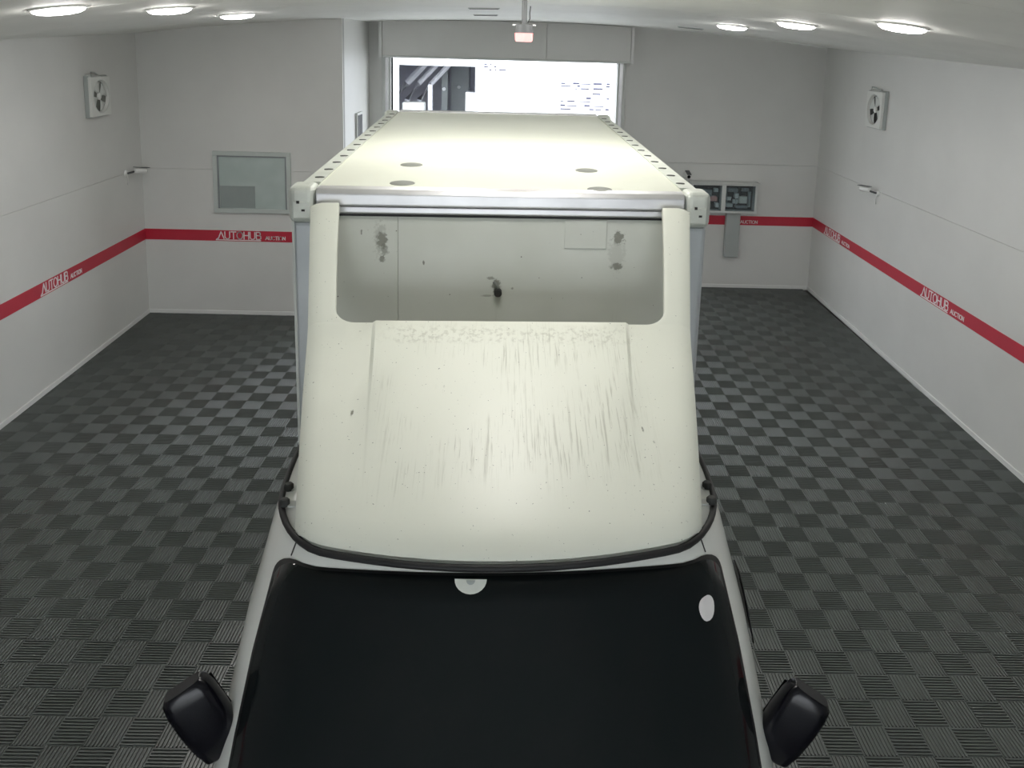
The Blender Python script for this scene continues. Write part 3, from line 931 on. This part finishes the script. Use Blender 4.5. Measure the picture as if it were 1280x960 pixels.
# all pieces below: box frame, y from 0 (front) to BL
fp = MB().box((-.80, 0.0, BZ0), (-.443, .03, ZT - .06)); f1 = fp.build('front_panel', M['boxfront'], box)
f2 = MB().box((-.4415, 0.0, BZ0), (.80, .03, ZT - .06)).build('front_panel', M['boxfront'], box)
for o in (f1, f2):
    o.location = (0, 0, 0)
MB().box((.270, -.004, 2.474), (.452, 0.0, 2.600)).build('patch_plate', M['boxfront'], box, bevel=0.0015)
MB().box((-.800, .03, BZ0), (.80, .05, ZT - .06)).build('front_lining', M['dark'], box)
MB().tube([(-.012, 0.0, 2.275), (-.012, -.022, 2.272)], .017, 14).build('cable_plug', M['dark'], box, smooth=40)
MB().tube([(-.012, -.010, 2.292), (-.018, -.008, 2.308), (-.032, -.003, 2.320)], .006, 8).build('cable_stub', M['plug'], box, smooth=40)
for s in (-1, 1):
    MB().box((s * .86 - .015, .06, BZ0), (s * .86 + .015, BL - .06, ZT - .09)).build('side_panel', M['paint'], box)
    MB().box((s * .42 - .415, BL - .03, BZ0), (s * .42 + .415, BL, ZT - .06)).build('rear_door', M['paint'], box)
    # corner posts
    mb = MB()
    c = s * .84
    mb.prism([(c - .05, 0.004), (c + .05 if s > 0 else c - .05 + .10, 0.004), (c + .05, .09), (c - .05, .09)], 'z', BZ0, ZT - .145)
    mb.build('corner_post', M['galv'], box, bevel=0.022, seg=3)
    mb = MB()
    mb.box((c - .045, -.004, BZ0), (c - .036, .004, ZT - .145)); mb.build('post_rib', M['lightgrey'], box)
    MB().box((c - .05, BL - .09, BZ0), (c + .05, BL, ZT - .145)).build('corner_post', M['galv'], box, bevel=0.02)
    # cast corners
    cc = MB().box((s * .838 - .056, -.03, ZT - .148), (s * .838 + .056, .10, ZT + .010)).build('corner_casting', M['casting'], box, bevel=0.03, seg=4)
    MB().box((s * .838 - .034, -.0345, ZT - .125), (s * .838 + .036, -.028, ZT - .055)).build('casting_plate', M['casting'], cc, bevel=0.003)
    MB().box((s * .838 - .018, -.036, ZT - .062), (s * .838 - .006, -.033, ZT - .050)).build('casting_mark', M['dark'], cc)
    MB().box((s * .838 + .002, -.036, ZT - .095), (s * .838 + .016, -.033, ZT - .086)).build('casting_mark', M['dark'], cc)
    MB().box((s * .838 - .056, BL - .10, ZT - .148), (s * .838 + .056, BL + .02, ZT + .010)).build('corner_casting', M['casting'], box, bevel=0.03, seg=3)
    # top side rails with slots
    rail = MB()
    x0, x1 = (s * .785, s * .888)
    rail.prism([(x0, ZT - .004), (x0 - s * .004, ZT + .006), (x0 + s * .02, ZT + .006), (x1 - s * .03, ZT + .002), (x1 - s * .006, ZT - .022), (x1, ZT - .05), (x1, ZT - .10), (x0, ZT - .10)], 'y', .10, BL - .10)
    rl = rail.build('side_rail', M['casting'], box)
    for k in range(14):
        yy = .20 + k * .196
        MB().prism([(s * .808 + .021 * math.cos(a * PI / 6), yy + .016 * math.sin(a * PI / 6)) for a in range(12)], 'z', ZT + .003, ZT + .0075).build('rail_slot', M['dark'], rl)
# roof sheet
rf = MB().box((-.783, .035, ZT - .03), (.783, BL - .02, ZT)).build('roof_panel', M['boxroof'], box)
for x, y in ((-.444, .58), (-.437, .116), (.417, .512), (.422, .052)):
    MB().lathe([(0, .0045), (.042, .0045), (.053, .002), (.055, 0), (0, 0)], 24, 'z', (x, y + .01, ZT), cap=False).build('roof_plug', M['plug'], rf, smooth=30)
MB().box((-.783, BL - .06, ZT - .03), (.783, BL + .01, ZT + .012)).build('rear_rail', M['alu'], box, bevel=0.006)
# front header rail: stepped aluminium profile
def rail_piece(poly, name, mat, bev=0.004):
    return MB().prism(poly, 'x', -.778, .778).build(name, mat, box, bevel=bev)
rail_piece([(.036, ZT + .004), (-.012, ZT + .001), (-.030, ZT - .018), (-.030, ZT - .066), (-.022, ZT - .072), (.036, ZT - .072)], 'header_rail', M['alu'], 0.006)
rail_piece([(-.018, ZT - .075), (-.018, ZT - .100), (-.004, ZT - .110), (.03, ZT - .110), (.03, ZT - .075)], 'header_lip', M['alu'], 0.003)
rail_piece([(-.006, ZT - .1105), (-.006, ZT - .118), (.03, ZT - .118), (.03, ZT - .1105)], 'header_seal', M['rubber'], 0.0)
MB().box((-.82, .02, BZ0 - .06), (.82, BL - .01, BZ0)).build('cargo_floor', M['steel'], box)

# chassis and wheels
for s in (-1, 1):
    MB().box((s * .36 - .035, 1.7, 0.55), (s * .36 + .035, 6.35, 0.70)).build('chassis_rail', M['steel'], truck)
for yy in (3.55, 4.4, 5.3, 6.2):
    MB().box((-.40, yy - .04, 0.70), (.40, yy + .04, 0.795)).build('cross_member', M['steel'], truck)
def wheel(x, y, r, w):
    o = MB().lathe([(r * .55, -w / 2), (r * .9, -w / 2), (r, -w / 2 + .03), (r, w / 2 - .03), (r * .9, w / 2), (r * .55, w / 2)], 28, 'x', (0, 0, 0), cap=False).build('wheel', M['tyre'], truck, smooth=40)
    o.location = (x, y, r + 0.001)
    MB().lathe([(0, -w / 2 + .03), (r * .3, -w / 2 + .04), (r * .56, -w / 2 + .01), (r * .56, w / 2 - .01), (r * .3, w / 2 - .04), (0, w / 2 - .03)], 24, 'x', (0, 0, 0), cap=False).build('rim', M['steel'], o, smooth=40)
for s in (-1, 1):
    wheel(s * .70, 1.98, .32, .19)
    wheel(s * .64, 5.35, .30, .20)
MB().tube([(-.64, 5.35, .30), (.64, 5.35, .30)], .05, 10).build('axle', M['steel'], truck, smooth=40)
MB().tube([(-.68, 1.98, .32), (.68, 1.98, .32)], .045, 10).build('axle', M['steel'], truck, smooth=40)
for yy in (1.98, 5.35):
    for s in (-1, 1):
        MB().box((s * .36 - .03, yy - .3, .345), (s * .36 + .03, yy + .3, .365)).build('leaf_spring', M['steel'], truck)

# ------------------------------------------------------------------ ceiling lamps: two rows of round fittings
def lamp_mesh():
    r = 0.145
    rim = MB().lathe([(r, 0.004), (r + .012, 0.0), (r + .012, -.012), (r, -.016), (r - .006, -.012)], 32, 'z', cap=False).mesh('lamp_rim', M['whiteplastic'], 40)
    dif = MB().lathe([(r - .004, -.004), (r - .006, -.022), (r - .03, -.034), (r * .5, -.040), (0.0005, -.041)], 32, 'z', cap=False).mesh('diffuser', M['lamp'], 60)
    return rim, dif
RIM, DIF = lamp_mesh()
ROW_L = [(-2.57, 7.23), (-2.53, 5.78), (-2.78, 4.85)]
ROW_R = [(2.01, 7.87), (2.11, 6.29), (2.35, 5.02)]
ROW_ADDED = [(-0.45, 4.30), (0.45, 4.30), (0.0, 2.75)]  # out of view, added to brighten the box roof, box front and deflector
NTH = ['nearest', 'second nearest', 'third nearest', 'fourth nearest', 'fifth nearest', 'sixth nearest']
def ceiling_lamp(x, y, label, group):
    e = 0.05
    nx = (zceil(x + e, y) - zceil(x - e, y)) / (2 * e)
    nyy = (zceil(x, y + e) - zceil(x, y - e)) / (2 * e)
    o = empty('ceiling_lamp', (x, y, zceil(x, y) + 0.001))
    o.rotation_euler = (math.atan(nyy), -math.atan(nx), 0)
    link('lamp_rim', RIM, o); link('diffuser', DIF, o)
    tag(o, label, 'ceiling lamp', group)
for k, (x, y) in enumerate(ROW_L):
    ceiling_lamp(x, y, 'round ceiling lamp in the window side row, %s to the window wall' % NTH[k], 'round ceiling lamps on the window side')
for k, (x, y) in enumerate(ROW_R):
    ceiling_lamp(x, y, 'round ceiling lamp in the cabinet side row, %s to the cabinet wall' % NTH[k], 'round ceiling lamps on the cabinet side')

for k, (x, y) in enumerate(ROW_ADDED):
    ceiling_lamp(x, y, ('unseen lamp added above the truck beside the beacon, on the window side', 'unseen lamp added above the truck beside the beacon, on the cabinet side', 'unseen lamp added above the cab roof deflector')[k], 'unseen lamps added along the middle')

# slot vents in the ceiling
def slot_vent(x, y, w, label):
    o = empty('ceiling_slot_vent', (x, y, zceil(x, y)))
    e = .05
    o.rotation_euler = (0, -math.atan((zceil(x + e, y) - zceil(x - e, y)) / (2 * e)), 0)
    MB().box((-w / 2, -.022, -.010), (w / 2, .022, 0.0)).build('vent_frame', M['lightgrey'], o)
    MB().box((-w / 2 + .01, -.014, -.0135), (w / 2 - .01, .014, -.0095)).build('vent_slot', M['dark'], o)
    tag(o, label, 'vent')
slot_vent(-0.394, 7.5, .29, 'narrow dark ceiling slot vent closest to the red warning beacon')
slot_vent(-0.451, 8.96, .27, 'narrow dark ceiling slot vent between beacon and shutter housing')
slot_vent(1.925, 9.44, .30, 'narrow dark ceiling slot vent near the end of the cabinet side lamp row')

# warning beacon hanging on a pole
be = empty('warning_beacon', (-0.012, 4.62, 3.36))
tag(be, 'red warning beacon hanging from a short ceiling pole above the truck', 'beacon')
zc_ = zceil(0, 4.62) - 3.36
MB().lathe([(0.0005, 0.0), (.044, 0.0), (.050, .008), (.052, .048)], 24, 'z', cap=False).build('red_lens', M['beacon'], be, smooth=40)
MB().lathe([(.055, .048), (.055, .054), (.050, .054), (.050, .095), (.046, .098), (0.0005, .098)], 24, 'z', cap=False).build('beacon_base', M['poledark'], be, smooth=40)
MB().tube([(0, 0, .096), (0, 0, zc_ + .002)], .0155, 14).build('pole', M['poledark'], be, smooth=40)
MB().lathe([(.045, zc_ + .002), (.045, zc_ - .012), (.018, zc_ - .018)], 20, 'z', cap=False).build('ceiling_plate', M['alu'], be, smooth=40)
MB().tube([(.020, 0, .105), (.032, 0, .13), (.030, .0, .16), (.034, 0, .2)], .0035, 6).build('cable', M['rubber'], be, smooth=40)
MB().box((-.066, -.006, .090), (.066, .006, .097)).build('bracket', M['trim'], be)

# ------------------------------------------------------------------ wall fans
def wall_fan(parent_wall, s, z, label, size=0.42, flip=1):
    """s: distance along the wall; built facing the room (local -y)."""
    pos = parent_wall.matrix_basis @ Vector((s, 0, z))
    o = empty('wall_fan', pos, parent_wall.rotation_euler.z)
    h = size / 2 - .012; d = 0.070; r = h * 0.84
    n = 32
    mb = MB()
    sq = []
    for k in range(n):
        a = 2 * PI * k / n
        c_, s_ = math.cos(a), math.sin(a)
        m = max(abs(c_), abs(s_))
        sq.append((h * c_ / m, h * s_ / m))
    ci = [(r * math.cos(2 * PI * k / n), r * math.sin(2 * PI * k / n)) for k in range(n)]
    vs = [(x, -d, y) for x, y in sq] + [(x, -d, y) for x, y in ci] + [(x * .94, -d * .57, y * .94) for x, y in ci] + [(x, -.001, y) for x, y in sq]
    fs = []
    for k in range(n):
        j = (k + 1) % n
        fs += [(k, j, n + j, n + k), (n + k, n + j, 2 * n + j, 2 * n + k), (3 * n + k, 3 * n + j, j, k)]
    mb.add(vs, fs); mb.build('housing', M['fanwhite'], o, smooth=30)
    MB().box((-h - .012, -d * .55, -h - .012), (h + .012, -.0005, h + .012)).build('wall_flange', M['greypaint'], o, bevel=0.004)
    MB().lathe([(r * .96, -d * .56), (0.0005, -d * .56)], n, 'y', cap=False).build('back_grille', M['dark' if flip < 0 else 'plug'], o)
    MB().lathe([(r * 1.0, -d - .004), (r * 1.05, -d - .001), (r * 1.0, -d + .004)], n, 'y', cap=False).build('ring', M['lightgrey'], o, smooth=60)
    for k in range(4):
        a0 = 2 * PI * k / 4 + .5 * flip
        rows = []
        for q in range(5):
            rr_ = r * (.20 + .70 * q / 4)
            wdt = .30 + .28 * q / 4
            rows.append([(rr_ * math.cos(a0 + wdt * (u - .5) * 2), -.048 + .008 * (u - .5) * 2 * flip, rr_ * math.sin(a0 + wdt * (u - .5) * 2)) for u in (0, .33, .66, 1)])
        b = MB().grid(rows).build('blade', M['lightgrey'], o, smooth=60)
        md = b.modifiers.new('thick', 'SOLIDIFY'); md.thickness = 0.004
    MB().lathe([(0.0005, -.060), (r * .16, -.058), (r * .22, -.050), (r * .22, -.038), (0.0005, -.038)], 18, 'y', cap=False).build('hub', M['whiteplastic'], o, smooth=40)
    MB().tube([(-h * .75, -.05, h), (-h * .7, -.045, h + .05), (-h * .3, -.04, h + .045), (h * .3, -.02, h + .012), (h * .5, -.02, h)], .008, 8).build('power_cord', M['greypaint'], o, smooth=40)
    MB().prism([(-d, h), (-.002, h), (-.002, h + .03)], 'x', -h * .9, h * .2).build('top_hood', M['lightgrey'], o)
    tag(o, label, 'fan')
    return o
wall_fan(wall_left, sL(8.41), 2.715, 'square white wall fan high on the wall beside the window wall', .43)
wall_fan(wall_right, sR(9.21), 2.735, 'square white wall fan high on the wall near the cabinet', .44, -1)

# ------------------------------------------------------------------ security cameras
def security_camera(parent_wall, s, z, label, aim, wire=True):
    pos = parent_wall.matrix_basis @ Vector((s, 0, z))
    o = empty('security_camera', pos, parent_wall.rotation_euler.z)
    MB().lathe([(0.0005, -.022), (.026, -.022), (.034, -.012), (.036, -.0005)], 20, 'y', cap=False).build('wall_base', M['whiteplastic'], o, smooth=40)
    MB().tube([(0, -.02, 0), (aim[0] * .04, -.07, .012), (aim[0] * .07, -.085, .02)], .011, 10).build('arm', M['poledark'], o, smooth=40)
    c0 = Vector((aim[0] * .05, -.085, .03)); d = Vector(aim).normalized()
    b = MB().tube([c0, c0 + d * .02, c0 + d * .13, c0 + d * .145], [.024, .030, .030, .027], 16).build('camera_body', M['whiteplastic'], o, smooth=40)
    MB().tube([c0 + d * .1452, c0 + d * .149], .024, 16).build('lens', M['black'], b, smooth=40)
    sd = d.cross(Vector((0, 0, 1))).normalized()
    u_ = sd.cross(d)
    p0, p1 = c0 + d * .0 + u_ * .036, c0 + d * .17 + u_ * .036
    vs = [p0 - sd * .03, p1 - sd * .03, p1 + sd * .03, p0 + sd * .03]
    MB().hexa([tuple(q) for q in vs] + [tuple(q + u_ * .005) for q in vs]).build('sun_shield', M['poledark'], b)
    if wire:
        MB().tube([(0, -.018, -.02), (aim[0] * -.005, -.03, -.06), (aim[0] * .01, -.022, -.10), (aim[0] * .03, -.010, -.13)], .005, 8).build('cable', M['whiteplastic'], o, smooth=40)
    tag(o, label, 'camera')
security_camera(wall_left, sL(9.02), 1.80, 'small white bullet security camera beneath the fan by the window wall', (0.75, -0.5, -0.12))
security_camera(wall_right, sR(9.02), 1.78, 'small white bullet security camera with black lens beneath the fan near the cabinet', (-0.9, -0.35, -0.05))
security_camera(wall_b, 2.30 - XRET, 1.64, 'tiny white security camera perched above the electrical cabinet', (0.02, -0.9, -0.2), False)

# ------------------------------------------------------------------ window with frame
win = empty('window_1', (-3.24, YL, 1.655))
struct(win, 'framed hazy greenish window above the red stripe', 'window')
ww, wh, fw = .925, .745, .05
for (a, b, c, d) in ((-ww / 2, ww / 2, wh / 2 - fw, wh / 2), (-ww / 2, ww / 2, -wh / 2, -wh / 2 + fw), (-ww / 2, -ww / 2 + fw, -wh / 2 + fw, wh / 2 - fw), (ww / 2 - fw, ww / 2, -wh / 2 + fw, wh / 2 - fw)):
    MB().box((a, -.035, c), (b, -.001, d)).build('window_frame', M['winframe'], win, bevel=0.004)
MB().box((-ww / 2 + fw, -.012, -wh / 2 + fw), (ww / 2 - fw, -.002, wh / 2 - fw)).build('pane', M['winpane'], win)
for (a, b, c, d) in ((-ww / 2 + fw, -ww / 2 + fw + .018, -wh / 2 + fw, wh / 2 - fw), (ww / 2 - fw - .018, ww / 2 - fw, -wh / 2 + fw, wh / 2 - fw), (-ww / 2 + fw + .018, ww / 2 - fw - .018, wh / 2 - fw - .018, wh / 2 - fw)):
    MB().box((a, -.022, c), (b, -.0125, d)).build('sash', M['steel'], win)
MB().box((-ww / 2 + .075, -.0165, -wh / 2 + .06), (.03, -.0125, -.045)).build('dark_rectangle', M['winrect'], win)  # darker grey rectangle at the lower left of the pane

# ------------------------------------------------------------------ electrical cabinet
ec = empty('electrical_cabinet', (2.83, YR, 1.335))
tag(ec, 'grey wall cabinet with two glazed doors showing wiring and switches', 'cabinet')
cw, ch, cdp = .94, .42, .16
MB().box((-cw / 2, -.02, -ch / 2), (cw / 2, -.001, ch / 2)).build('back_plate', M['dark'], ec)
for (a, b, c, d) in ((-cw / 2, cw / 2, ch / 2 - .03, ch / 2), (-cw / 2, cw / 2, -ch / 2, -ch / 2 + .03), (-cw / 2, -cw / 2 + .03, -ch / 2 + .03, ch / 2 - .03), (cw / 2 - .035, cw / 2, -ch / 2 + .03, ch / 2 - .03), (-.035, .025, -ch / 2 + .03, ch / 2 - .03)):
    MB().box((a, -cdp, c), (b, -.02, d)).build('cabinet_frame', M['lightgrey'], ec, bevel=0.003)
MB().box((-cw / 2 - .015, -cdp - .03, ch / 2), (cw / 2 + .015, -.001, ch / 2 + .018)).build('rain_cap', M['lightgrey'], ec, bevel=0.004)
for a, b in ((-cw / 2 + .03, -.035), (.025, cw / 2 - .035)):
    d = MB().box((a, -cdp + .01, -ch / 2 + .03), (b, -cdp + .014, ch / 2 - .03)).build('glass_door', M['pane_clear'], ec)
rr = random.Random(11)
for k, (x, z, w, h_, mt) in enumerate(((-.36, .05, .10, .12, 'black'), (-.22, .06, .12, .10, 'steel'), (-.13, -.02, .09, .06, 'plate_r'), (-.30, -.10, .14, .07, 'black'), (-.10, .10, .06, .05, 'lightgrey'), (-.08, -.11, .05, .06, 'whiteplastic'),
                                        (.10, -.02, .07, .05, 'whiteplastic'), (.10, -.11, .09, .05, 'lightgrey'), (.19, .03, .05, .07, 'whiteplastic'), (.19, -.06, .07, .06, 'trim'), (.29, -.03, .11, .10, 'plate_w'), (.13, .11, .14, .05, 'steel'), (.32, .11, .10, .05, 'steel'), (.38, -.02, .03, .22, 'greypaint'), (.27, -.13, .16, .035, 'steel'))):
    MB().box((x - w / 2, -.06 - .03 * (k % 3), z - h_ / 2), (x + w / 2, -.02, z + h_ / 2)).build('switch_gear', M[mt], ec, bevel=0.004)
for k in range(4):
    pts = [(.05 + .07 * k, -.05, .13), (.06 + .07 * k + rr.uniform(-.03, .03), -.07, .06), (.07 + .06 * k, -.06, -.02), (.06 + .07 * k + rr.uniform(-.03, .03), -.05, -.14)]
    MB().tube(pts, .006, 6).build('wire', M['rubber' if k % 2 else 'greypaint'], ec, smooth=40)
tr = empty('cable_trunking', (3.0, YR, 0))
tag(tr, 'grey vertical cable trunking hanging below the electrical cabinet', 'trunking')
MB().box((-.10, -.085, .47), (.10, -.006, 1.124)).build('trunking_body', M['greypaint'], tr, bevel=0.004)
MB().box((-.092, -.093, .475), (.092, -.0855, 1.12)).build('trunking_cover', M['greypaint'], tr, bevel=0.003)

# small slatted panel on the return wall
lv = empty('wall_louvre', (XRET, 10.3, 2.14), PI / 2)
tag(lv, 'small dark slatted louvre on the narrow bright return wall', 'louvre')
MB().box((-.16, -.03, -.32), (.16, -.001, .32)).build('louvre_frame', M['lightgrey'], lv, bevel=0.003)
for k in range(3):
    MB().box((-.12 + .085 * k, -.04, -.29), (-.12 + .085 * k + .05, -.0305, .29)).build('slat', M['poledark'], lv)

bpy.context.view_layer.update()
